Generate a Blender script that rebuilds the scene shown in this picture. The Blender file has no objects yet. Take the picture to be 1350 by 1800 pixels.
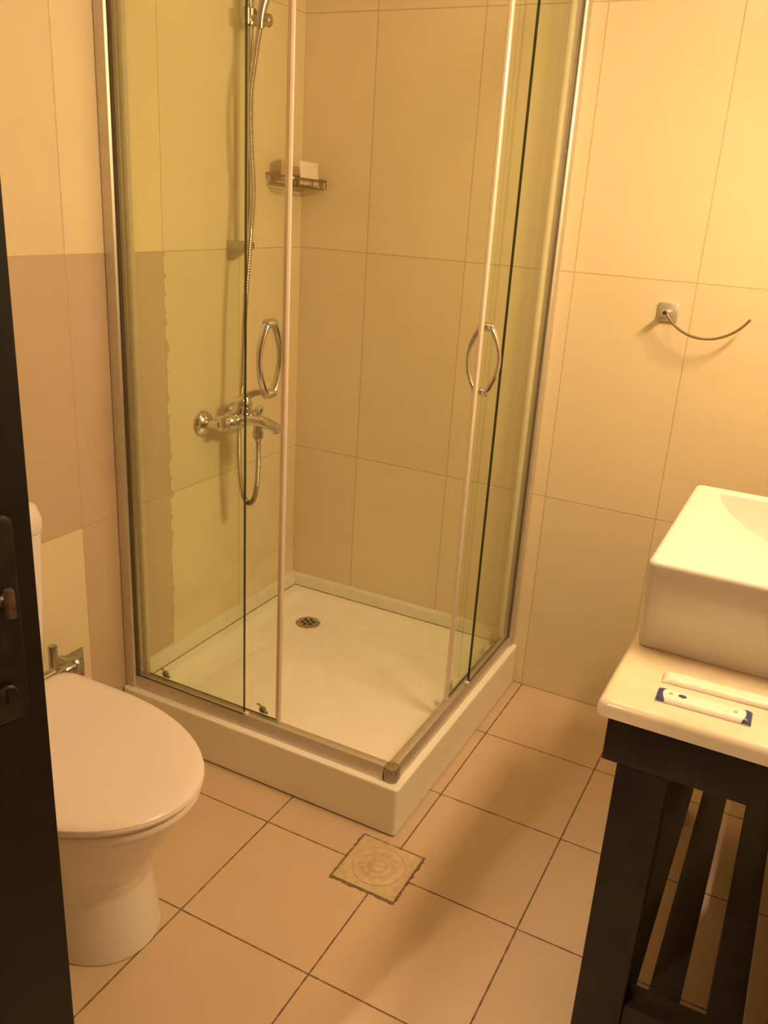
import bpy, bmesh, math, random
from mathutils import Vector, Matrix
random.seed(7)
S = bpy.context.scene
COL = S.collection
PI = math.pi

# ------------------------------------------------------------------ camera
cam_d = bpy.data.cameras.new('camera')
cam = bpy.data.objects.new('camera', cam_d)
COL.objects.link(cam)
fw = Vector((-0.41764387, 0.84221871, -0.34094171))
rt = Vector((0.88484347, 0.46226309, 0.05800747))
up = Vector((-0.20645975, 0.27745359, 0.93829307))
cam.matrix_world = Matrix(((rt.x, up.x, -fw.x, 1.62173), (rt.y, up.y, -fw.y, -2.52750),
                           (rt.z, up.z, -fw.z, 1.52177), (0, 0, 0, 1)))
cam_d.sensor_fit = 'HORIZONTAL'
cam_d.sensor_width = 36.0
cam_d.lens = 36.0 * 1518.35 / 1350.0
cam_d.clip_start = 0.02
S.camera = cam

# ------------------------------------------------------------------ world, lights, exposure
S.view_settings.view_transform = 'Standard'
S.view_settings.look = 'None'
S.view_settings.exposure = 0.0
S.view_settings.gamma = 1.0
S.view_settings.use_curve_mapping = False
S.cycles.transparent_max_bounces = 32
w = bpy.data.worlds.new('world')
S.world = w
w.use_nodes = True
bg = w.node_tree.nodes['Background']
bg.inputs['Color'].default_value = (1.0, 0.70, 0.44, 1)
bg.inputs['Strength'].default_value = 0.12

def area_light(name, loc, target, sx, sy, power, color):
    d = bpy.data.lights.new(name, 'AREA')
    d.shape = 'RECTANGLE'
    d.size = sx
    d.size_y = sy
    d.energy = power
    d.color = color
    o = bpy.data.objects.new(name, d)
    COL.objects.link(o)
    o.location = loc
    z = (Vector(loc) - Vector(target)).normalized()
    x = Vector((0, 1, 0)).cross(z) if abs(z.y) < .9 else Vector((1, 0, 0))
    y = Vector((0, 1, 0)); x = y.cross(z).normalized(); y = z.cross(x).normalized()
    o.matrix_world = Matrix(((x.x, y.x, z.x, loc[0]), (x.y, y.y, z.y, loc[1]), (x.z, y.z, z.z, loc[2]), (0, 0, 0, 1)))
    return o
WARM = (1.0, 0.675, 0.345)
area_light('vanity_lamp_light', (1.83, -0.86, 1.93), (1.2, -0.86, 1.2), 0.10, 0.42, 21.0, WARM)
cl = bpy.data.lights.new('ceiling_lamp_light', 'POINT')
cl.energy = 10.0
cl.shadow_soft_size = 0.12
cl.color = (1.0, 0.68, 0.385)
clo = bpy.data.objects.new('ceiling_lamp_light', cl)
COL.objects.link(clo)
clo.location = (1.15, -1.02, 2.36)
area_light('hallway_lamp_light', (0.692, -3.25, 2.50), (1.22, -1.1, 0.0), 0.09, 0.09, 52.0, (1.0, 0.72, 0.47))

# ------------------------------------------------------------------ materials
def new_mat(name):
    m = bpy.data.materials.new(name)
    m.use_nodes = True
    return m, m.node_tree.nodes, m.node_tree.links, m.node_tree.nodes['Principled BSDF']

def noise_mat(name, col, rough=.5, metal=0.0, amp=.06, scale=30.0, bump=0.0, coat=0.0, spec=.5, ramp=(.3, .7)):
    m, N, L, b = new_mat(name)
    tc = N.new('ShaderNodeTexCoord')
    nz = N.new('ShaderNodeTexNoise')
    nz.inputs['Scale'].default_value = scale
    nz.inputs['Detail'].default_value = 4
    L.new(tc.outputs['Object'], nz.inputs['Vector'])
    cr = N.new('ShaderNodeValToRGB')
    cr.color_ramp.elements[0].position = ramp[0]
    cr.color_ramp.elements[1].position = ramp[1]
    cr.color_ramp.elements[0].color = tuple(c * (1 - amp) for c in col) + (1,)
    cr.color_ramp.elements[1].color = tuple(min(1, c * (1 + amp)) for c in col) + (1,)
    L.new(nz.outputs['Fac'], cr.inputs['Fac'])
    L.new(cr.outputs['Color'], b.inputs['Base Color'])
    b.inputs['Roughness'].default_value = rough
    b.inputs['Metallic'].default_value = metal
    b.inputs['Coat Weight'].default_value = coat
    b.inputs['Coat Roughness'].default_value = .08
    b.inputs['Specular IOR Level'].default_value = spec
    if bump:
        bp = N.new('ShaderNodeBump')
        bp.inputs['Strength'].default_value = bump
        bp.inputs['Distance'].default_value = .002
        L.new(nz.outputs['Fac'], bp.inputs['Height'])
        L.new(bp.outputs['Normal'], b.inputs['Normal'])
    return m

class NB:
    """small helper for math nodes"""
    def __init__(s, m):
        s.N = m.node_tree.nodes; s.L = m.node_tree.links
    def m(s, op, a, b=None, c=None):
        n = s.N.new('ShaderNodeMath'); n.operation = op
        for i, v in enumerate((a, b, c)):
            if v is None: continue
            if isinstance(v, (int, float)): n.inputs[i].default_value = v
            else: s.L.new(v, n.inputs[i])
        return n.outputs[0]
    def mix(s, f, a, b):
        n = s.N.new('ShaderNodeMix'); n.data_type = 'RGBA'
        for sock, v in ((n.inputs[0], f), (n.inputs[6], a), (n.inputs[7], b)):
            if isinstance(v, (int, float)): sock.default_value = v
            elif isinstance(v, tuple): sock.default_value = v + (1,)
            else: s.L.new(v, sock)
        return n.outputs[2]

def tile_mat(name, ax_u, u0, tu, ax_v, v0, tv, col, grout, gw, rough=.3, dark=None, gstr=.85, bump=.35, var=.035):
    m, N, L, b = new_mat(name)
    B = NB(m)
    tc = N.new('ShaderNodeTexCoord')
    sp = N.new('ShaderNodeSeparateXYZ')
    L.new(tc.outputs['Object'], sp.inputs[0])
    nz = N.new('ShaderNodeTexNoise'); nz.inputs['Scale'].default_value = 9; nz.inputs['Detail'].default_value = 5
    L.new(tc.outputs['Object'], nz.inputs['Vector'])
    nf = N.new('ShaderNodeTexNoise'); nf.inputs['Scale'].default_value = 160; nf.inputs['Detail'].default_value = 3
    L.new(tc.outputs['Object'], nf.inputs['Vector'])
    wob = N.new('ShaderNodeTexNoise'); wob.inputs['Scale'].default_value = 45; wob.inputs['Detail'].default_value = 3
    L.new(tc.outputs['Object'], wob.inputs['Vector'])
    cells, dists = [], []
    for ax, o, t in ((ax_u, u0, tu), (ax_v, v0, tv)):
        q = B.m('DIVIDE', B.m('SUBTRACT', sp.outputs[ax], o), t)
        cells.append(B.m('FLOOR', q))
        f = B.m('FRACT', q)
        dists.append(B.m('MULTIPLY', B.m('MINIMUM', f, B.m('SUBTRACT', 1.0, f)), t))
    d = B.m('MINIMUM', dists[0], dists[1])
    d = B.m('ADD', d, B.m('MULTIPLY', B.m('SUBTRACT', wob.outputs['Fac'], .5), gw * .8))
    mr = N.new('ShaderNodeMapRange'); mr.interpolation_type = 'SMOOTHSTEP'
    L.new(d, mr.inputs[0])
    mr.inputs[1].default_value = gw * .25; mr.inputs[2].default_value = gw * .75
    mr.inputs[3].default_value = 1.0; mr.inputs[4].default_value = 0.0
    g = mr.outputs[0]
    cv = N.new('ShaderNodeCombineXYZ')
    L.new(cells[0], cv.inputs[0]); L.new(cells[1], cv.inputs[1])
    wn = N.new('ShaderNodeTexWhiteNoise'); wn.noise_dimensions = '2D'
    L.new(cv.outputs[0], wn.inputs['Vector'])
    base = col
    if dark:
        base = dark(B, N, L, sp, tc, col)
    k = B.m('ADD', 1.0 - var, B.m('MULTIPLY', wn.outputs['Value'], 2 * var))
    k = B.m('MULTIPLY', k, B.m('ADD', .93, B.m('MULTIPLY', nz.outputs['Fac'], .10)))
    k = B.m('MULTIPLY', k, B.m('ADD', .96, B.m('MULTIPLY', nf.outputs['Fac'], .08)))
    hs = N.new('ShaderNodeVectorMath'); hs.operation = 'SCALE'
    if isinstance(base, tuple):
        hs.inputs[0].default_value = base
    else:
        L.new(base, hs.inputs[0])
    L.new(k, hs.inputs['Scale'])
    c = B.mix(B.m('MULTIPLY', g, gstr), hs.outputs[0], grout)
    L.new(c, b.inputs['Base Color'])
    L.new(B.m('ADD', rough, B.m('MULTIPLY', g, .4)), b.inputs['Roughness'])
    bp = N.new('ShaderNodeBump'); bp.inputs['Strength'].default_value = bump; bp.inputs['Distance'].default_value = .0015
    L.new(B.m('SUBTRACT', 1.0, g), bp.inputs['Height'])
    L.new(bp.outputs['Normal'], b.inputs['Normal'])
    return m

TILE = (0.80, 0.685, 0.465)
GROUT = (0.50, 0.38, 0.24)
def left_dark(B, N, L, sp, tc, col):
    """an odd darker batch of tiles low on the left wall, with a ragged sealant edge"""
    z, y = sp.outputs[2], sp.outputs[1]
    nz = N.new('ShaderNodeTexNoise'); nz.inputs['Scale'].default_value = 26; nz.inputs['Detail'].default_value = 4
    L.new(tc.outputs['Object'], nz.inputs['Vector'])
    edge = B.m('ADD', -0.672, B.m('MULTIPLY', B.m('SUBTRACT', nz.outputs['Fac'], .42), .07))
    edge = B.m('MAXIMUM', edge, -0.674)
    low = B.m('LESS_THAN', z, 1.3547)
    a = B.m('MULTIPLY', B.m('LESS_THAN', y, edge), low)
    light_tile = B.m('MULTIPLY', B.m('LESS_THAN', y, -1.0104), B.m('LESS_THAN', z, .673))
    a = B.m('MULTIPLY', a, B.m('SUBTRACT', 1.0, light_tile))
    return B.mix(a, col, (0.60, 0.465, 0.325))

M = {}
M['tile_back'] = tile_mat('wall tile', 0, .2495, .3395, 2, -.0083, .6813, TILE, GROUT, .0032, gstr=.7)
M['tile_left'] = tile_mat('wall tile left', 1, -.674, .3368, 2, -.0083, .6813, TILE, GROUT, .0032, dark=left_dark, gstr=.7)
M['tile_floor'] = tile_mat('floor tile', 0, .5948, .33708, 1, -1.3551, .33859, (0.66, 0.50, 0.345), (0.13, 0.075, 0.035), .0036, rough=.38, gstr=.95)
M['plaster'] = noise_mat('ceiling plaster', (.8, .74, .64), .8, amp=.03)
M['chrome'] = noise_mat('chrome', (.72, .70, .68), .13, 1.0, amp=.03)
M['chrome_dull'] = noise_mat('worn chrome', (.50, .47, .42), .28, 1.0, amp=.12, scale=60)
M['alu'] = noise_mat('satin aluminium', (.70, .66, .60), .42, .8, amp=.04, scale=40)
M['pvc'] = noise_mat('pale glossy door edge profile', (.80, .71, .60), .25, .25, amp=.03, scale=40)
M['alu_dirty'] = noise_mat('corroded aluminium', (.42, .37, .30), .5, .8, amp=.5, scale=220)
M['ceramic'] = noise_mat('white ceramic', (.82, .77, .72), .12, amp=.015, coat=.5, scale=5)
M['plastic_white'] = noise_mat('white toilet seat plastic', (.84, .76, .71), .22, amp=.01, scale=5, coat=.2)
M['acrylic'] = noise_mat('white acrylic', (.93, .89, .80), .2, amp=.02, scale=8, coat=.2)
M['sealant'] = noise_mat('white seal strip', (.80, .74, .60), .4, amp=.05, scale=40)
M['caulk'] = noise_mat('cream ledge trim', (.80, .76, .62), .4, amp=.04, scale=30)
M['wood'] = noise_mat('dark stained wood', (.013, .008, .0045), .5, amp=.35, scale=18, spec=.3)
M['door'] = noise_mat('dark brown door laminate', (.007, .0045, .0025), .6, amp=.3, scale=14, spec=.25)
M['brass_old'] = noise_mat('dark bronze hardware', (.018, .015, .010), .5, .5, amp=.5, scale=60)
M['thumb'] = noise_mat('worn bronze', (.13, .085, .05), .45, .6, amp=.4, scale=90)
M['stone'] = noise_mat('cream marble', (.80, .70, .52), .22, amp=.09, scale=16, coat=.2)
M['gasket'] = noise_mat('dark rubber gasket', (.13, .10, .06), .5, amp=.1)
M['drain_plastic'] = noise_mat('cream drain plastic', (.64, .50, .31), .5, amp=.12, scale=60)
M['hole'] = noise_mat('dark drain hole', (.02, .013, .008), .7, amp=.1)
M['slot'] = noise_mat('dusty grille slot', (.40, .29, .16), .7, amp=.15)
M['mortar'] = noise_mat('rough dark mortar', (.24, .16, .085), .85, amp=.4, scale=90, bump=.5)  # drain mortar; also colours the painted shadow gap under the tray ledge
M['paper'] = noise_mat('white packet paper', (.88, .82, .74), .4, amp=.02)
M['blue'] = noise_mat('blue print', (.045, .06, .20), .4, amp=.1, scale=80)
M['grey_print'] = noise_mat('grey print', (.55, .45, .36), .5, amp=.1)
M['yellow_pack'] = noise_mat('yellowish wrapper', (.62, .45, .20), .35, amp=.1)
M['white_pack'] = noise_mat('glossy white sachet', (.84, .76, .66), .3, amp=.04, coat=.3)
M['wire'] = noise_mat('brownish chromed wire', (.36, .27, .17), .35, .9, amp=.2)
M['hose'] = noise_mat('chromed spiral hose', (.62, .56, .48), .25, 1.0, amp=.05)
M['clear_roller'] = noise_mat('grey roller plastic', (.30, .27, .2), .4, amp=.2)

def glass_mat():
    m, N, L, b = new_mat('greenish shower glass')
    out = N['Material Output']
    tr = N.new('ShaderNodeBsdfTransparent'); tr.inputs[0].default_value = (.960, .980, .93, 1)
    gl = N.new('ShaderNodeBsdfGlossy'); gl.inputs['Roughness'].default_value = .01
    gl.inputs['Color'].default_value = (1, 1, 1, 1)
    ge = N.new('ShaderNodeNewGeometry')
    dt = N.new('ShaderNodeVectorMath'); dt.operation = 'DOT_PRODUCT'
    L.new(ge.outputs['Normal'], dt.inputs[0]); L.new(ge.outputs['Incoming'], dt.inputs[1])
    mx = N.new('ShaderNodeMixShader')
    B = NB(m)
    fr = B.m('POWER', B.m('SUBTRACT', 1.0, B.m('ABSOLUTE', dt.outputs['Value'])), 5.0)
    L.new(B.m('ADD', .035, B.m('MULTIPLY', fr, .60)), mx.inputs[0])
    L.new(tr.outputs[0], mx.inputs[1]); L.new(gl.outputs[0], mx.inputs[2])
    L.new(mx.outputs[0], out.inputs['Surface'])
    return m
M['glass'] = glass_mat()
M['glass_edge'] = noise_mat('dark green glass edge', (.035, .04, .015), .25, amp=.1)

# ------------------------------------------------------------------ mesh helpers
def box(bm, lo, hi, bev=0.0, mat=0, seg=2):
    lo, hi = [min(a, b) for a, b in zip(lo, hi)], [max(a, b) for a, b in zip(lo, hi)]
    vs = [bm.verts.new((x, y, z)) for x in (lo[0], hi[0]) for y in (lo[1], hi[1]) for z in (lo[2], hi[2])]
    fs = []
    for f in ((0, 1, 3, 2), (4, 6, 7, 5), (0, 4, 5, 1), (2, 3, 7, 6), (0, 2, 6, 4), (1, 5, 7, 3)):
        fc = bm.faces.new([vs[i] for i in f]); fc.material_index = mat; fs.append(fc)
    if bev:
        es = list({e for f in fs for e in f.edges})
        r = bmesh.ops.bevel(bm, geom=es, offset=bev, segments=seg, profile=.5, affect='EDGES')
        for f in r['faces']: f.material_index = mat
    return vs

def loft(bm, rings, cap0=True, cap1=True, mat=0, closed=False):
    vr = [[bm.verts.new(p) for p in r] for r in rings]
    n = len(rings[0]); K = len(vr)
    for k in range(K if closed else K - 1):
        a, b = vr[k], vr[(k + 1) % K]
        for i in range(n):
            f = bm.faces.new((a[i], a[(i + 1) % n], b[(i + 1) % n], b[i])); f.material_index = mat
    if not closed:
        if cap0: bm.faces.new(list(reversed(vr[0]))).material_index = mat
        if cap1: bm.faces.new(vr[-1]).material_index = mat
    return vr

def frame_of(t):
    t = t.normalized()
    a = Vector((0, 0, 1)) if abs(t.z) < .9 else Vector((1, 0, 0))
    u = t.cross(a).normalized()
    return u, t.cross(u).normalized()

def cyl(bm, p0, p1, r0, r1=None, seg=28, mat=0):
    r1 = r0 if r1 is None else r1
    p0, p1 = Vector(p0), Vector(p1)
    u, v = frame_of(p1 - p0)
    rings = [[p + (u * math.cos(2 * PI * i / seg) + v * math.sin(2 * PI * i / seg)) * r for i in range(seg)] for p, r in ((p0, r0), (p1, r1))]
    return loft(bm, rings, mat=mat)

def lathe(bm, p0, axis, prof, seg=32, mat=0):
    """prof: list of (distance along the axis, radius)"""
    p0, axis = Vector(p0), Vector(axis).normalized()
    u, v = frame_of(axis)
    rings = [[p0 + axis * d + (u * math.cos(2 * PI * i / seg) + v * math.sin(2 * PI * i / seg)) * max(r, 1e-4) for i in range(seg)] for d, r in prof]
    return loft(bm, rings, mat=mat)

def smooth_path(pts, n=8):
    P = [Vector(p) for p in pts]
    out = []
    for i in range(len(P) - 1):
        a, b, c, d = P[max(i - 1, 0)], P[i], P[i + 1], P[min(i + 2, len(P) - 1)]
        for k in range(n):
            t = k / n
            out.append(.5 * ((2 * b) + (c - a) * t + (2 * a - 5 * b + 4 * c - d) * t * t + (3 * b - a - 3 * c + d) * t ** 3))
    out.append(P[-1])
    return out

def tube(bm, pts, r, seg=12, mat=0, closed=False, flat=(1, 1)):
    """r: number or function of (index, count)"""
    P = [Vector(p) for p in pts]
    n = len(P)
    tang = []
    for i in range(n):
        a = P[(i - 1) % n] if (closed or i > 0) else P[i]
        b = P[(i + 1) % n] if (closed or i < n - 1) else P[i]
        tang.append((b - a).normalized())
    u, v = frame_of(tang[0])
    rings = []
    for i in range(n):
        t = tang[i]
        u = (u - t * u.dot(t)).normalized()
        v = t.cross(u)
        rr = r(i, n) if callable(r) else r
        rings.append([P[i] + (u * math.cos(2 * PI * k / seg) * flat[0] + v * math.sin(2 * PI * k / seg) * flat[1]) * rr for k in range(seg)])
    return loft(bm, rings, mat=mat, closed=closed)

def rrect(x0, y0, x1, y1, r, z, nc=6, ns=10):
    """rounded rectangle ring, counter-clockwise"""
    pts = []
    cs = ((x1 - r, y0 + r, -PI / 2), (x1 - r, y1 - r, 0), (x0 + r, y1 - r, PI / 2), (x0 + r, y0 + r, PI))
    for k, (cx, cy, a0) in enumerate(cs):
        for i in range(nc + 1):
            a = a0 + PI / 2 * i / nc
            pts.append(Vector((cx + r * math.cos(a), cy + r * math.sin(a), z)))
        nx, ny, na = cs[(k + 1) % 4]
        q = Vector((nx + r * math.cos(na), ny + r * math.sin(na), z))
        for i in range(1, ns):
            pts.append(pts[-1].lerp(q, 1.0 / (ns - i + 1)))
    return pts

ORG = {}
def thing(name, loc, label=None, cat=None, group=None, kind=None):
    o = bpy.data.objects.new(name, None)
    o.empty_display_size = .05
    COL.objects.link(o)
    o.location = loc
    ORG[o.name] = Vector(loc)
    tag(o, label, cat, group, kind)
    return o

def tag(o, label=None, cat=None, group=None, kind=None):
    if label: o['label'] = label
    if cat: o['category'] = cat
    if group: o['group'] = group
    if kind: o['kind'] = kind
    return o

def obj(name, bm, mats, parent=None, label=None, origin=None, smooth=True, ang=38):
    """link bm (world coordinates) as ONE mesh object"""
    bmesh.ops.recalc_face_normals(bm, faces=bm.faces[:])
    me = bpy.data.meshes.new(name)
    o = bpy.data.objects.new(name, me)
    COL.objects.link(o)
    org = ORG[parent.name] if parent else Vector(origin or (0, 0, 0))
    bmesh.ops.translate(bm, verts=bm.verts[:], vec=-org)
    bm.to_mesh(me); bm.free()
    for m in (mats if isinstance(mats, (list, tuple)) else [mats]):
        me.materials.append(M[m])
    if smooth:
        for p in me.polygons: p.use_smooth = True
        me.set_sharp_from_angle(angle=math.radians(ang))
    ORG[o.name] = org
    if parent: o.parent = parent
    else: o.location = org
    if label: o['label'] = label
    return o

def struct(name, bm, mats, **kw):
    o = obj(name, bm, mats, smooth=False, **kw)
    o['kind'] = 'structure'
    return o
nb = bmesh.new

# ------------------------------------------------------------------ the room
XR, YF, H = 1.93, -2.68, 2.52
b = nb(); box(b, (-.1, YF - .1, -.1), (XR + .1, .1, 0)); struct('floor', b, 'tile_floor')
b = nb(); box(b, (-.1, YF - .1, H), (XR + .1, .1, H + .1)); struct('ceiling', b, 'plaster')
b = nb(); box(b, (-.1, YF - .1, 0), (0, .1, H)); struct('wall_left', b, 'tile_left')
b = nb(); box(b, (0, 0, 0), (XR, .1, H)); struct('wall_back', b, 'tile_back')
b = nb(); box(b, (XR, YF - .1, 0), (XR + .1, .1, H)); struct('wall_right', b, 'tile_left')
b = nb()
box(b, (0, YF - .1, 0), (.79, YF, H)); box(b, (1.72, YF - .1, 0), (XR, YF, H)); box(b, (.79, YF - .1, 2.08), (1.72, YF, H))
struct('wall_front', b, 'tile_back')

# raised cream ledge where the tray meets the two walls
def ledge(name, prof_to_pts):
    b = nb()
    loft(b, prof_to_pts)
    return struct(name, b, 'caulk')
pr = [(0, .138), (.026, .138), (.024, .146), (.014, .176), (.008, .182), (0, .183)]
ledge('trim_1', [[Vector((d, y, z)) for d, z in pr] for y in (-.846, 0.0)])
ledge('trim_2', [[Vector((x, -d, z)) for d, z in pr] for x in (0.0, .846)])

for nm, lo, hi in (('shadow_gap_1', (.0255, -.845, .1405), (.0278, -.0255, .1432)), ('shadow_gap_2', (.0255, -.0278, .1405), (.845, -.0255, .1432))):  # thin dark strips painting in the shadow gap between ledge and tray rim
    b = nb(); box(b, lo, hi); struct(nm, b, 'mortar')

# ------------------------------------------------------------------ open door at the left
door = thing('door_1', (.800, -2.660, 0), 'dark brown door leaf standing open at the left edge of the photo', 'door', kind='structure')
door.rotation_euler = (0, 0, -math.atan2(.150, .695))
ORG[door.name] = Vector((0, 0, 0))          # children below are given in the leaf's own frame
DL = .711
b = nb(); box(b, (-.04, 0, .006), (0, DL, 2.05), .002)
obj('door_leaf', b, 'door', door)
b = nb()
def plate_ring(x, ins):
    pts = []
    y0, y1, z0, z1, r = DL - .069 + ins, DL - .021 - ins, .985 + ins, 1.212 - ins, .012
    for cx, cz, a0 in ((y1 - r, z0 + r, -PI / 2), (y1 - r, z1 - r, 0), (y0 + r, z1 - r, PI / 2), (y0 + r, z0 + r, PI)):
        for i in range(7):
            a = a0 + PI / 2 * i / 6
            pts.append(Vector((x, cx + r * math.cos(a), cz + r * math.sin(a))))
    return pts
loft(b, [plate_ring(.0, 0), plate_ring(.0025, 0), plate_ring(.005, .003)])
lock = obj('lock_plate', b, 'brass_old', door, label='dark bronze lock plate with rounded corners')
b = nb()
lathe(b, (.004, DL - .037, 1.124), (1, 0, 0), [(0, .008), (.003, .008), (.006, .006)])
box(b, (.009, DL - .0415, 1.108), (.020, DL - .0325, 1.140), .003)
obj('thumb_turn', b, 'thumb', lock, label='worn lighter metal thumb turn')
b = nb(); lathe(b, (.004, DL - .045, 1.020), (1, 0, 0), [(0, .011), (.004, .011), (.006, .009)]); box(b, (.008, DL - .0465, 1.012), (.0115, DL - .0435, 1.027))
obj('keyhole_cover', b, 'brass_old', lock)

# ------------------------------------------------------------------ shower tray
A, HT = .90, .142
tray = thing('shower_tray', (.45, -.45, 0), 'square white shower tray with a high skirt on the tiled floor', 'shower tray')
b = nb()
dc = Vector((.195, -.198, 0))
def rr(ins, z, r): return rrect(ins + .001, -A + ins, A - ins, -.001 - ins, r, z, 6, 40)
rings = [rr(0, 0.005, .010), rr(0, 0.008, .010), rr(0, HT - .009, .010), rr(0, HT - .0035, .010), rr(.001, HT - .001, .010), rr(.0035, HT, .010), rr(.006, HT, .010),
         rr(.054, HT, .03), rr(.056, HT, .03), rr(.062, HT - .002, .035), rr(.072, HT - .012, .04), rr(.085, HT - .024, .05), rr(.10, HT - .029, .06)]
inner = rr(.125, 0, .07)
n = len(inner)
NK = 26
for k in range(NK + 1):
    t = k / NK
    ring = []
    for p in inner:
        d = p - dc
        a = math.atan2(d.y, d.x)
        e = dc + Vector((math.cos(a), math.sin(a), 0)) * .043
        q = p.lerp(e, t)
        dist = (q - dc).length
        fan = max(0, min(1, (dist - .16) / .05)) * max(0, min(1, (1 - t) / .04 + .0 if k else 0))
        rib = abs(math.sin(a * 11)) ** .5
        z = HT - .031 - .008 * t - .0036 * fan * (1 - rib) - .0012 * max(0, 1 - abs(dist - .40) / .012) * (0 < k)
        ring.append(Vector((q.x, q.y, z)))
    rings.append(ring)
loft(b, rings)
obj('tray_basin', b, 'acrylic', tray, ang=50)
b = nb()
zt = HT - .039
lathe(b, dc + Vector((0, 0, zt - .002)), (0, 0, 1), [(0, .043), (.004, .043), (.006, .040), (.0062, .001)], 40)
dr = obj('drain_cover', b, 'chrome_dull', tray, label='round grey metal drain cover with seven holes')
b = nb()
for k in range(7):
    c = dc.copy()
    if k: c += Vector((math.cos(k * PI / 3 + .45), math.sin(k * PI / 3 + .45), 0)) * .0195
    cyl(b, c + Vector((0, 0, zt + .0035)), c + Vector((0, 0, zt + .0047)), .0062, seg=14)
obj('drain_holes', b, 'hole', dr)

# ------------------------------------------------------------------ shower enclosure
TOP = 2.12
enc = thing('shower_enclosure', (.45, -.45, HT), 'corner shower cabin of tinted glass with satin metal frame and both sliding doors pushed open', 'shower enclosure')
def mir(p):  # reflects front side (y = -s) geometry to the right side (x = s); the cabin is square
    return Vector((-p.y, -p.x, p.z))
def side_pair(name, build, mats, parent=(enc, enc), label=(None, None), **kw):
    res = []
    global FE, DE
    for side in (0, 1):
        FE, DE = ((.414, .507), (.384, .499))[side]     # free edges of the fixed panel and of the door
        b = nb(); build(b)
        if side:
            for v in b.verts: v.co = mir(v.co)
        res.append(obj(name, b, mats, parent[side], label[side], **kw))
    return res

def b_rail(b):
    pr = [(-.845, HT), (-.845, .170), (-.848, .178), (-.853, .180), (-.866, .180), (-.872, .178), (-.8755, .171), (-.8800, .150), (-.8805, HT)]
    loft(b, [[Vector((x, y, z)) for y, z in pr] for x in (.003, .846)])
rails = side_pair('bottom_rail', b_rail, 'alu')
def b_toprail(b):
    box(b, (.003, -.8805, TOP - .03), (.846, -.845, TOP + .012), .003)
side_pair('top_rail', b_toprail, 'alu')
for z0, z1 in ((HT, .1815), (TOP - .03, TOP + .013)):
    b = nb()
    ring = lambda z: rrect(.846, -.882, .882, -.846, .011, z, 6, 3)
    loft(b, [ring(z0), ring(z1 - .003), [Vector((p.x * .96 + .864 * .04, p.y * .96 - .864 * .04, z1)) for p in ring(z1)]])
    obj('corner_connector', b, 'alu_dirty', enc, label='corroded grey corner piece' if z0 == HT else None)
def b_post(b):
    pr = [(.002, -.885), (.025, -.886), (.031, -.884), (.0345, -.878), (.036, -.866), (.036, -.846), (.002, -.846)]
    loft(b, [[Vector((x, y, z)) for x, y in pr] for z in (HT + .001, TOP + .012)])
posts = side_pair('wall_post', b_post, 'alu')
def b_gasket(b): box(b, (.036, -.878, .178), (.0405, -.869, TOP - .03))
side_pair('gasket', b_gasket, 'gasket', posts)
def pane(b, x0, x1, y0, y1, z0, z1):
    vs = box(b, (x0, y0, z0), (x1, y1, z1))
    for f in b.faces:
        f.material_index = 0 if abs(f.normal.y) > .9 or f.calc_area() > .1 else 1
def b_fixed(b):
    b.normal_update(); pane(b, .040, FE, -.876, -.870, .179, TOP - .02)
fixed = side_pair('fixed_panel', b_fixed, ['glass', 'glass_edge'], smooth=False)
def b_edge(b):
    box(b, (FE - .0002, -.8764, .180), (FE + .0018, -.8698, TOP - .03))
side_pair('panel_edge_strip', b_edge, 'glass_edge', fixed, label=('dark green polished glass edge',) * 2)
DX0, DY0, DY1 = .058, -.857, -.851
def b_door(b):
    pane(b, DX0, DE + .002, DY0, DY1, .184, TOP - .02)
doors = side_pair('sliding_door', b_door, ['glass', 'glass_edge'], smooth=False)
def b_lead(b):
    pr = [(DE, -.859), (DE + .010, -.860), (DE + .014, -.857), (DE + .014, -.851), (DE + .010, -.848), (DE, -.849)]
    loft(b, [[Vector((x, y, z)) for x, y in pr] for z in (.181, TOP - .02)])
side_pair('edge_profile', b_lead, 'pvc', doors, label=('pale glossy vertical edge profile',) * 2)
def b_seal(b): box(b, (.0445, -.861, .183), (.063, -.847, TOP - .02), .002)
side_pair('seal_strip', b_seal, 'sealant', doors, label=('cream plastic seal strip',) * 2)
def b_handle(b):
    hx, z0, z1 = .470, 1.072, 1.236
    zm = (z0 + z1) / 2
    for s in (-1, 1):
        pts = []
        for i in range(25):
            t = -1 + 2 * i / 24
            pts.append((hx, -.854 + s * (.012 + .030 * math.cos(t * PI / 2) ** .8), zm + t * (z1 - z0) / 2))
        tube(b, pts, lambda i, n: .0062 + .0028 * abs(2 * i / (n - 1) - 1), 14, flat=(1.15, .8))
    for z in (z0, z1):
        lathe(b, (hx, -.874, z), (0, 1, 0), [(0, .0085), (.002, .0105), (.014, .0115), (.026, .0115), (.038, .0105), (.040, .0085)], 22)
side_pair('handle', b_handle, 'chrome', doors, label=('chrome double bow pull handle',) * 2)
def b_roller(x):
    def build(b):
        lathe(b, (x, -.849, .193), (0, 1, 0), [(0, .008), (.002, .010), (.008, .010), (.010, .007)], 18)
        box(b, (x - .005, -.849, .185), (x + .017, -.842, .191), .001)
        tube(b, [(x, -.842, .194), (x - .012, -.842, .203), (x - .020, -.842, .203)], .0025, 8)
    return build
for x in (.115, .455): side_pair('roller', b_roller(x), 'clear_roller', doors)
def b_stop(b): box(b, (FE + .001, -.878, .180), (FE + .013, -.866, .188), .002)
side_pair('end_stop', b_stop, 'sealant', rails)

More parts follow.
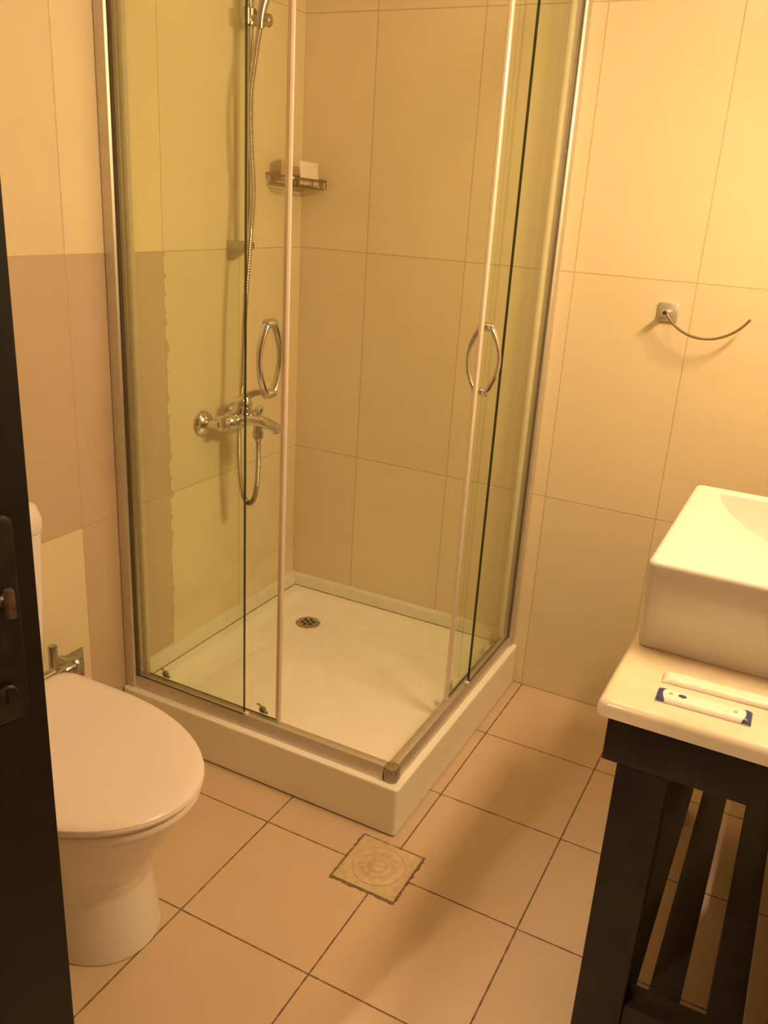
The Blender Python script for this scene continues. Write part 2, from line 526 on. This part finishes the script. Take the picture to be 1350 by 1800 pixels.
# ------------------------------------------------------------------ sliding rail, hand shower, hose, mixer
RX, RY = .060, -.371
rail = thing('shower_rail', (0, RY, 1.36), 'vertical chrome shower rail on the left wall inside the glass cabin', 'shower rail')
b = nb(); cyl(b, (RX, RY, 1.362), (RX, RY, 2.12), .0105, seg=28); obj('pole', b, 'chrome', rail)
for z in (1.368, 2.12):
    b = nb()
    ring = lambda x, hy, za, zb: rrect(-hy, za, hy, zb, min(hy, (zb - za) / 2) * .45, 0, 5, 3)
    rs = []
    for x, hy, za, zb in ((0.001, .017, z - .044, z + .012), (.006, .017, z - .044, z + .012), (RX - .006, .013, z - .014, z + .012), (RX + .008, .0125, z - .010, z + .012), (RX + .013, .009, z - .006, z + .009)):
        rs.append([Vector((x, RY - .010 * max(0, 1 - x / .05) + q.x, q.y)) for q in ring(x, hy, za, zb)])
    loft(b, rs)
    obj('wall_bracket', b, 'chrome_dull', rail, label='grey wedge shaped bracket')
b = nb()
lathe(b, (RX, RY, 1.936), (0, 0, 1), [(0, .016), (.002, .018), (.040, .018), (.042, .016)], 28)
lathe(b, (RX, RY - .014, 1.936), (0, 0, 1), [(0, .011), (.002, .013), (.040, .013), (.042, .011)], 24)
cyl(b, (RX, RY, 1.953), (RX + .048, RY + .012, 1.951), .016, .0145)
lathe(b, (RX + .040, RY + .010, 1.951), (1, .25, -.1), [(0, .012), (.002, .0165), (.016, .0165), (.020, .012)], 26)
obj('slider', b, 'chrome_dull', rail)

hs = thing('hand_shower', (.095, RY, 1.95), 'grey hand shower hanging in the rail holder at the top of the photo', 'hand shower')
b = nb()
tube(b, smooth_path([(.093, RY, 1.930), (.098, RY + .002, 1.975), (.112, RY + .012, 2.03), (.128, RY + .02, 2.085), (.15, RY + .027, 2.125)], 8),
     lambda i, n: .0105 + .006 * min(1, i / n * 1.4), 18)
obj('handle', b, 'chrome_dull', hs)
b = nb()
lathe(b, (.145, RY + .026, 2.145), Vector((.75, .2, -.55)), [(-.014, .012), (-.008, .030), (0, .042), (.014, .046), (.02, .043), (.022, .002)], 32)
obj('spray_head', b, 'chrome', hs)

b = nb()
HY = -.445
hp = [(.150, HY, .832), (.152, HY, .79), (.151, HY, .72), (.146, HY, .665), (.137, HY, .625), (.119, HY - .002, .605), (.100, HY - .004, .625),
      (.089, HY - .006, .68), (.084, HY - .006, .754), (.084, HY - .004, .86), (.088, HY + .006, 1.0), (.090, -.432, 1.18), (.094, -.412, 1.40), (.094, -.400, 1.52), (.092, -.408, 1.63), (.088, -.408, 1.75), (.088, -.385, 1.86), (.093, RY, 1.935)]
path = smooth_path(hp, 90)
tube(b, path, lambda i, n: .0072 + (.0010 if i % 3 == 0 else 0), 12)
hose = obj('shower_hose', b, 'hose', origin=(.15, HY, .6), ang=60)
tag(hose, 'ribbed chrome shower hose looping below the mixer and rising along the rail', 'shower hose')

mx = thing('shower_mixer', (0, HY, .862), 'chrome shower mixer tap on the left wall inside the glass cabin', 'mixer tap')
for y in (-.522, -.372):
    b = nb()
    lathe(b, (0.0005, y, .858), (1, 0, 0), [(0, .037), (.004, .039), (.010, .037), (.018, .030), (.024, .020), (.027, .014)], 36)
    cyl(b, (.02, y, .858), (.066, y, .862), .0125)
    obj('escutcheon', b, 'chrome', mx)
    b = nb()
    s = 1 if y < HY else -1
    lathe(b, (.070, y - s * .006, .864), (0, s, 0), [(0, .012), (.003, .0215), (.010, .0245), (.026, .0245), (.030, .020)], 30)
    obj('coupling_nut', b, 'chrome', mx)
b = nb()
lathe(b, (.072, -.505, .865), (0, 1, 0), [(0, .016), (.010, .0235), (.028, .0295), (.060, .0315), (.092, .0295), (.110, .0235), (.120, .016)], 34)
lathe(b, (.082, HY, .868), (.25, 0, 1), [(0, .028), (.020, .0295), (.040, .028), (.048, .024)], 34)
obj('body', b, 'chrome', mx)
b = nb()
sp = smooth_path([(.085, HY, .870), (.125, HY, .874), (.165, HY, .873), (.200, HY, .866), (.224, HY, .858)], 6)
tube(b, sp, lambda i, n: .0270 - .0110 * i / (n - 1), 18, flat=(1.0, .85))
lathe(b, (.212, HY, .862), (.35, 0, -1), [(0, .012), (.014, .0125), (.018, .011)], 22)
obj('spout', b, 'chrome', mx)
b = nb()
lathe(b, (.150, HY, .872), (0, 0, -1), [(0, .013), (.030, .013), (.031, .0155), (.050, .0155), (.052, .012), (.062, .009)], 26)
obj('hose_connector', b, 'chrome_dull', mx)
b = nb()
lathe(b, (.152, HY, .890), (.1, 0, 1), [(0, .009), (.010, .008), (.014, .012), (.024, .0125), (.029, .008)], 24)
obj('diverter_knob', b, 'chrome', mx)
b = nb()
lathe(b, (.093, HY, .912), (.25, 0, 1), [(0, .028), (.008, .029), (.018, .026), (.030, .014), (.033, .003)], 30)
tube(b, smooth_path([(.098, HY, .925), (.110, HY + .003, .945), (.135, HY + .008, .957), (.165, HY + .012, .962), (.192, HY + .014, .962)], 7),
     lambda i, n: .0115 - .0035 * i / (n - 1), 16, flat=(.65, 1.25))
obj('lever', b, 'chrome', mx)

# ------------------------------------------------------------------ wire soap basket with two packets
bk = thing('soap_basket', (0, -.11, 1.555), 'small wire soap basket hung in the shower corner', 'soap basket')
Y0, Y1, X0, X1 = -.212, -.010, .004, .104
bz = lambda x, y: 1.5735 - .10 * x - .02 * (y - Y0)
def zc(pts, dz): return [(x, y, bz(x, y) + dz) for x, y in pts]
b = nb()
cor = [(q.x, q.y) for q in rrect(X0, Y0, X1, Y1, .014, 0, 5, 4)]
outer = [Vector((x, y, bz(x, y))) for x, y in cor]
n = len(outer)
def shrink(p, k): return Vector((p[0] + (k if p[0] < .054 else -k), p[1] + (k if p[1] < -.11 else -k), p[2]))
ro = []
for dz, k in ((-.0035, 0), (.0035, 0), (.0035, .0022), (-.0035, .0022)):
    ro.append([Vector((q.x, q.y, 0)) + Vector((0, 0, bz(q.x, q.y) + dz)) for q in rrect(X0 + k, Y0 + k, X1 - k, Y1 - k, .014, 0, 5, 4)])
loft(b, ro, closed=True)
obj('rim_band', b, 'wire', bk)
b = nb()
low = [Vector((q.x, q.y, bz(q.x, q.y) - .026)) for q in rrect(X0 + .004, Y0 + .006, X1 - .004, Y1 - .006, .012, 0, 5, 4)]
tube(b, low, .0016, 8, closed=True)
for yy in [Y0 + .030 + i * .070 for i in range(3)]:
    tube(b, zc([(X0, yy)], 0) + zc([(X0 + .004, yy), (X1 - .004, yy)], -.026) + zc([(X1, yy)], 0), .0015, 8)
for yy in (Y0 + .112, Y0 + .160, Y0 + .192):
    tube(b, zc([(X1 - .001, yy)], -.002) + zc([(X1 - .002, yy)], -.024), .0017, 8)
for xx in (.03, .06, .085):
    tube(b, zc([(xx, Y0)], -.002) + zc([(xx, Y0 + .006)], -.024) + zc([(xx, Y1 - .006)], -.026) + zc([(xx, Y1)], -.002), .0015, 8)
obj('wire_grid', b, 'wire', bk)
def packet(name, cen, wx, hz, th, ry, rz, mat, label, cat='packet', lean=0, crimp=True, group=None):
    """a soft sealed sachet: pillowed centre, flat crimped ends"""
    b = nb()
    NX, NZ = 14, 12
    top, bot = [], []
    for side in (1, -1):
        grid = []
        for i in range(NX + 1):
            row = []
            for j in range(NZ + 1):
                u, v = i / NX * 2 - 1, j / NZ * 2 - 1
                t = th / 2 * (max(0, 1 - abs(u) ** 4) * max(0, 1 - abs(v) ** 4)) ** .5 + .0004
                row.append(b.verts.new((u * wx / 2, side * t + .0006 * math.sin(u * 7 + v * 4), v * hz / 2)))
            grid.append(row)
        for i in range(NX):
            for j in range(NZ):
                b.faces.new((grid[i][j], grid[i + 1][j], grid[i + 1][j + 1], grid[i][j + 1]))
        (top if side > 0 else bot).append(grid)
    g0, g1 = top[0], bot[0]
    for i in range(NX):
        b.faces.new((g0[i][0], g1[i][0], g1[i + 1][0], g0[i + 1][0])); b.faces.new((g0[i][NZ], g0[i + 1][NZ], g1[i + 1][NZ], g1[i][NZ]))
    for j in range(NZ):
        b.faces.new((g0[0][j], g0[0][j + 1], g1[0][j + 1], g1[0][j])); b.faces.new((g0[NX][j], g1[NX][j], g1[NX][j + 1], g0[NX][j + 1]))
    o = obj(name, b, mat, ang=70)
    o.location = cen
    o.rotation_euler = (lean, ry, rz)
    ORG[o.name] = Vector(cen)
    return tag(o, label, cat)
packet('soap_sachet', (.078, -.083, 1.580), .088, .070, .012, .05, PI / 2 - .15, 'white_pack', 'glossy white sachet standing at the right end of the wire soap basket', lean=-.12)
packet('soap_wrapper', (.045, -.168, 1.588), .070, .062, .016, -.2, PI / 2 + .25, 'yellow_pack', 'crumpled yellowish wrapper at the left end of the wire soap basket', lean=.1)

# ------------------------------------------------------------------ toilet
TY = -1.466
wc = thing('toilet', (.35, TY, 0), 'white ceramic toilet with closed lid against the left wall', 'toilet')
NS = 64
def egg(xb, xf, hw, z, yc=TY, xm=None, sq=.35, n=NS, pw=2.15):
    """outline flat at the back (x = xb), round at the front (x = xf)"""
    xm = xb + (xf - xb) * .42 if xm is None else xm
    pts = []
    for i in range(n):
        a = 2 * PI * i / n
        c, s = math.cos(a), math.sin(a)
        if c >= 0:
            x = xm + (xf - xm) * abs(c) ** (2 / pw)
            y = hw * math.copysign(abs(s) ** (2 / pw), s)
        else:
            x = xm + (xm - xb) * math.copysign(abs(c) ** sq, c)
            y = hw * math.copysign(abs(s) ** (sq if abs(c) > .0 else 1), s) * (1 - .04 * abs(c))
        pts.append(Vector((x, yc + y, z)))
    return pts
b = nb()
rings = [egg(.02, .597, .128, .002, xm=.42, pw=2.2), egg(.02, .592, .126, .05, xm=.42), egg(.02, .584, .122, .11, xm=.41),
         egg(.02, .580, .122, .15, xm=.40), egg(.02, .590, .134, .19, xm=.39), egg(.02, .615, .155, .235, xm=.37),
         egg(.02, .645, .175, .285, xm=.36), egg(.02, .668, .188, .33, xm=.35), egg(.02, .680, .197, .355, xm=.34), egg(.02, .680, .198, .367, xm=.34), egg(.03, .670, .19, .371, xm=.34)]
rr2 = []
for r0, r1 in zip(rings[:-1], rings[1:]):
    for k in range(4):
        t = k / 4; 
        rr2.append([p.lerp(q, t) for p, q in zip(r0, r1)])
rr2.append(rings[-1])
loft(b, rr2)
obj('bowl', b, 'ceramic', wc, ang=50)
b = nb()
pq = dict(xm=.34, sq=.16, pw=2.05)
loft(b, [egg(.16, .694, .214, .3722, **pq), egg(.156, .703, .222, .376, **pq), egg(.155, .7065, .225, .384, **pq), egg(.156, .704, .223, .393, **pq), egg(.16, .697, .217, .3965, **pq)])
obj('seat', b, 'plastic_white', wc)
b = nb()
pq = dict(xm=.335, sq=.16, pw=2.05)
loft(b, [egg(.158, .700, .220, .399, **pq), egg(.152, .709, .228, .402, **pq), egg(.151, .7125, .230, .409, **pq), egg(.153, .710, .228, .416, **pq), egg(.158, .702, .222, .4205, **pq),
         egg(.17, .680, .205, .4225, **pq), egg(.22, .60, .13, .424, **pq)])
obj('lid', b, 'plastic_white', wc)
b = nb()
cyl(b, (.140, TY - .19, .412), (.140, TY + .205, .412), .012)
obj('hinge_bar', b, 'chrome_dull', wc)
def cring(z, x1, hw, r): return rrect(.012, TY - hw, x1, TY + hw, r, z, 7, 6)
b = nb()
loft(b, [cring(.430, .126, .178, .03), cring(.440, .135, .192, .03), cring(.455, .139, .199, .03), cring(.60, .143, .207, .03), cring(.775, .147, .214, .03)])
cis = obj('cistern', b, 'ceramic', wc)
b = nb()
loft(b, [cring(.7765, .149, .216, .03), cring(.779, .151, .218, .03), cring(.81, .150, .217, .032), cring(.838, .143, .210, .035), cring(.850, .125, .190, .04), cring(.857, .10, .16, .045)])
obj('cistern_lid', b, 'ceramic', cis, ang=60)
b = nb(); box(b, (.02, TY - .10, .376), (.13, TY + .10, .43), .008); obj('cistern_base', b, 'ceramic', wc)

# angle valve and pipe feeding the cistern
va = thing('stop_valve', (0, -1.10, .35), 'grey metal stop valve on the wall behind the toilet lid', 'valve')
b = nb(); box(b, (.0005, -1.135, .250), (.004, -1.040, .338), .001); obj('wall_plate', b, 'chrome_dull', va, label='square grey metal wall plate')
b = nb()
cyl(b, (.003, -1.118, 0.335), (.075, -1.118, 0.335), .013)
lathe(b, (.055, -1.118, 0.310), (0, 0, 1), [(0, .010), (.004, .017), (.040, .017), (.046, .012)], 24)
lathe(b, (.058, -1.100, 0.337), (0, -1, 0), [(0, .012), (.02, .014), (.05, .014), (.06, .010)], 24)
obj('valve_body', b, 'chrome_dull', va)
b = nb(); cyl(b, (.058, -1.155, .34), (.058, -1.186, .342), .008); box(b, (.050, -1.198, .350), (.068, -1.178, .428), .005); obj('valve_handle', b, 'chrome_dull', va)
b = nb()
tube(b, smooth_path([(.058, -1.160, .345), (.062, -1.20, .345), (.065, -1.24, .36), (.066, -1.27, .40), (.066, -1.29, .44)], 7), .011, 14)
obj('supply_pipe', b, 'chrome_dull', va)

# ------------------------------------------------------------------ square floor drain by the tray corner
fd = thing('floor_drain', (.913, -1.011, 0), 'square cream floor drain with round grille beside the tray corner', 'floor drain')
b = nb()
c0 = Vector((.913, -1.011, 0))
def jag(h, z, amp, n=22):
    pts = []
    for k in range(4):
        a0 = k * PI / 2
        for i in range(n):
            t = i / n * 2 - 1
            d = Vector((h + random.uniform(-amp, amp), t * h, 0))
            ca, sa = math.cos(a0), math.sin(a0)
            pts.append(c0 + Vector((d.x * ca - d.y * sa, d.x * sa + d.y * ca, z)))
    return pts
loft(b, [jag(.0872, .0002, .0030), jag(.0860, .0014, .0022)])
obj('mortar_bed', b, 'mortar', fd, label='rough dark mortar edge')
b = nb()
def sq(h, z): return rrect(c0.x - h, c0.y - h, c0.x + h, c0.y + h, .003, z, 3, 12)
def circ(r, z, n):
    return [c0 + Vector((r * math.cos(a), r * math.sin(a), z)) for a in n]
base = sq(.081, .0012)
angs = [math.atan2(p.y - c0.y, p.x - c0.x) for p in base]
loft(b, [base, sq(.081, .0026), sq(.0795, .0032), circ(.066, .0032, angs), circ(.0655, .0022, angs), circ(.0635, .0022, angs)], cap0=False)
obj('drain_frame', b, 'drain_plastic', fd)
b = nb()
lathe(b, c0 + Vector((0, 0, .0022)), (0, 0, 1), [(0, .0632), (.0014, .0632), (.002, .061), (.0016, .052), (.0022, .049), (.0022, .012), (.003, .010), (.003, .001)], 64)
gr = obj('grille', b, 'drain_plastic', fd)
b = nb()
for r0, r1, nn in ((.034, .047, 36), (.016, .028, 24)):
    for k in range(nn):
        a = 2 * PI * k / nn
        d, t = Vector((math.cos(a), math.sin(a), 0)), Vector((-math.sin(a), math.cos(a), 0))
        hw = .0009
        zz = Vector((0, 0, .00445))
        ps = [c0 + d * r0 + t * hw, c0 + d * r0 - t * hw, c0 + d * r1 - t * hw, c0 + d * r1 + t * hw]
        loft(b, [[p + Vector((0, 0, .004)) for p in ps], [p + zz for p in ps]])
obj('grille_slots', b, 'slot', gr)

# ------------------------------------------------------------------ towel ring on the back wall
tr = thing('towel_ring', (1.207, 0, 1.272), 'open curved chrome towel holder on the back wall above the basin', 'towel holder')
b = nb(); box(b, (1.181, -.012, 1.247), (1.233, -.0005, 1.298), .002); obj('mount_plate', b, 'alu', tr)
b = nb(); cyl(b, (1.209, -.010, 1.273), (1.209, -.066, 1.276), .0085, .0075); lathe(b, (1.209, -.062, 1.276), (0, -1, 0), [(0, .0085), (.012, .009), (.016, .006)], 20); obj('mount_arm', b, 'chrome', tr)
b = nb()
cx, cz, R0 = 1.317, 1.3475, .1265
pts = []
a0, a1 = math.atan2(1.278 - cz, 1.207 - cx), math.atan2(1.282 - cz, 1.424 - cx)
if a0 > 0: a0 -= 2 * PI
for i in range(41):
    a = a0 + (a1 - a0) * i / 40
    pts.append((cx + R0 * math.cos(a), -.070 - .014 * math.sin(PI * i / 40), cz + R0 * math.sin(a)))
tube(b, pts, .0034, 12)
obj('ring_bar', b, 'wire', tr)

# ------------------------------------------------------------------ vanity: frame, marble top, basin, packets
CZ = .80
VY0, VY1 = -1.300, -.362
van = thing('vanity_stand', (1.66, -.83, 0), 'dark wooden vanity stand with slatted bottom shelf at the right', 'vanity stand')
LX0, LX1 = 1.455, 1.905
for (x0, x1) in ((LX0, LX0 + .082), (LX1 - .082, LX1)):
    for (y0, y1) in ((VY0 + .012, VY0 + .092), (VY1 - .092, VY1 - .012)):
        b = nb(); box(b, (x0, y0, .0), (x1, y1, .70), .002); obj('leg', b, 'wood', van)
def slab(name, lo, hi, bev=.002):
    b = nb(); box(b, lo, hi, bev); return obj(name, b, 'wood', van)
slab('apron', (1.431, VY0 + .004, .690), (1.925, VY0 + .030, .768))
slab('apron', (1.431, VY1 - .030, .690), (1.925, VY1 - .004, .768))
slab('apron', (1.431, VY0 + .030, .690), (1.457, VY1 - .030, .768))
slab('apron', (1.900, VY0 + .030, .690), (1.925, VY1 - .030, .768))
slab('shelf_rail', (LX0 + .082, VY0 + .02, .132), (LX1 - .082, VY0 + .076, .200))
slab('shelf_rail', (LX0 + .082, VY1 - .076, .132), (LX1 - .082, VY1 - .02, .200))
for x0, x1 in ((1.470, 1.548), (1.571, 1.626), (1.671, 1.731), (1.772, 1.830)):
    slab('slat', (x0, VY0 + .076, .176), (x1, VY1 - .076, .200))
b = nb()
def tring(ins, z): return rrect(1.410 + ins, VY0 - .006 + ins, 1.928, VY1 + .004 - ins, .016, z, 6, 6)
loft(b, [tring(.006, .769), tring(.001, .772), tring(0, .779), tring(.001, .790), tring(.005, .797), tring(.011, CZ)])
tag(obj('countertop', b, 'stone', origin=(1.67, -.83, .769)), 'cream marble countertop on the dark wooden stand', 'countertop')

b = nb()
BZ = .965
bx0, bx1, by0, by1 = 1.420, 1.870, -1.093, -.560
def brg(ins, z, r=.014): return rrect(bx0 + ins, by0 + ins, bx1 - ins, by1 - ins, r, z, 6, 18)
bc = Vector((1.655, -.70, 0))
def bowl_ring(s, z):
    pts = []
    a, bb, yb = .178, .305, -.605
    for p in brg(0, 0):
        th = math.atan2((p.y - bc.y) / 1.0, p.x - bc.x)
        d = Vector((math.cos(th), math.sin(th), 0))
        lo, hi = 0, .6
        for _ in range(40):
            m_ = (lo + hi) / 2
            q = bc + d * m_
            ins = q.y <= yb and (abs((q.x - bc.x) / a) ** 1.45 + (abs(min(0, q.y - yb)) / bb) ** 1.45) <= 1
            lo, hi = (m_, hi) if ins else (lo, m_)
        q = bc + d * lo * s
        pts.append(Vector((q.x, q.y, z)))
    return pts
loft(b, [brg(.008, CZ + .0005), brg(.006, CZ + .004), brg(0, BZ - .02), brg(.0005, BZ - .008), brg(.0025, BZ - .0025), brg(.007, BZ - .0003), brg(.010, BZ),
         bowl_ring(1.02, BZ), bowl_ring(1.0, BZ - .001), bowl_ring(.988, BZ - .006), bowl_ring(.975, BZ - .03), bowl_ring(.955, BZ - .07), bowl_ring(.90, BZ - .098), bowl_ring(.7, BZ - .110), bowl_ring(.35, BZ - .115), bowl_ring(.1, BZ - .117)])
bas = obj('washbasin', b, 'ceramic', origin=(1.645, -.826, CZ), ang=45)
tag(bas, 'white rectangular ceramic vessel basin standing on the marble countertop', 'basin')

def flat_packet(name, x0, x1, yl, yr, wd, label, ends):
    """long wrapped packet lying on the countertop, from (x0, yl) to (x1, yr)"""
    L_ = math.hypot(x1 - x0, yr - yl)
    ang = math.atan2(yr - yl, x1 - x0)
    root = thing(name, ((x0 + x1) / 2, (yl + yr) / 2, CZ), label, 'packet')
    root.rotation_euler = (0, 0, ang)
    ORG[root.name] = Vector((0, 0, 0))
    b = nb()
    NX, NY = 30, 8
    ring = []
    for i in range(NX + 1):
        u = i / NX * 2 - 1
        endf = max(0, 1 - abs(u) ** 14) ** .5
        r = []
        for j in range(NY + 1):
            v = j / NY * 2 - 1
            h = .0016 + (.0072 * endf) * (max(0, 1 - abs(v) ** 3.0)) ** .5
            r.append(Vector((u * L_ / 2, v * wd / 2, h + .0004 * math.sin(u * 19 + v * 3))))
        for j in range(NY, -1, -1):
            v = j / NY * 2 - 1
            r.append(Vector((u * L_ / 2, v * wd / 2, .0004)))
        ring.append(r)
    loft(b, ring)
    obj('wrapper', b, 'paper', root, ang=60)
    def hgt(u, v): return .0016 + .0072 * max(0, 1 - abs(u) ** 14) ** .5 * max(0, 1 - abs(v) ** 3.0) ** .5 + .0004 * math.sin(u * 19 + v * 3) + .0004
    if ends:
        for s in (-1, 1):
            b = nb()
            rows = []
            for j in range(13):
                v = j / 12 * 2 - 1
                xi = L_ / 2 * (.80 + .075 * (1 - v * v))       # curved inner border
                row = []
                for i in range(7):
                    x = xi + (L_ / 2 - xi) * i / 6
                    row.append(b.verts.new((s * x, v * wd / 2 * 1.003, hgt(s * x / (L_ / 2), v * .999))))
                rows.append(row)
            for j in range(12):
                for i in range(6):
                    b.faces.new((rows[j][i], rows[j][i + 1], rows[j + 1][i + 1], rows[j + 1][i]))
            g = bmesh.ops.extrude_face_region(b, geom=b.faces[:])
            bmesh.ops.translate(b, verts=[q for q in g['geom'] if isinstance(q, bmesh.types.BMVert)], vec=(0, 0, .0003))
            obj('end_band', b, 'blue', root, label='blue printed end')
        b = nb()
        ax = -L_ / 2 * .46
        h = hgt(ax / (L_ / 2), 0)
        rg = lambda z, k: [Vector((ax + .0065 * k * math.cos(a), .0048 * k * math.sin(a), z)) for a in [2 * PI * i / 28 for i in range(28)]]
        loft(b, [rg(h - .0006, 1), rg(h + .0004, 1), rg(h + .0005, .8)])
        obj('blue_dot', b, 'blue', root, label='blue oval emblem')
        for ax, ay in ((-L_ / 2 * .70, .002), (L_ / 2 * .66, 0)):
            b = nb()
            h = hgt(ax / (L_ / 2), 0)
            for k in range(3):
                box(b, (ax - .0035 + .0012 * k, ay - .004 + k * .0027, h - .0008), (ax + .003 - .0008 * k, ay - .0028 + k * .0027, h + .0002))
            box(b, (ax - .0006, ay - .004, h - .0008), (ax + .0004, ay + .0026, h + .00015))
            obj('small_print', b, 'grey_print', root)
    return root
flat_packet('amenity_packet', 1.4905, 1.6335, -1.240, -1.236, .040, 'white wrapped packet with blue ends and a blue oval on the countertop edge', True)
flat_packet('amenity_packet', 1.4885, 1.70, -1.178, -1.170, .036, 'plain white wrapped packet lying between the basin and the blue ended packet', False)
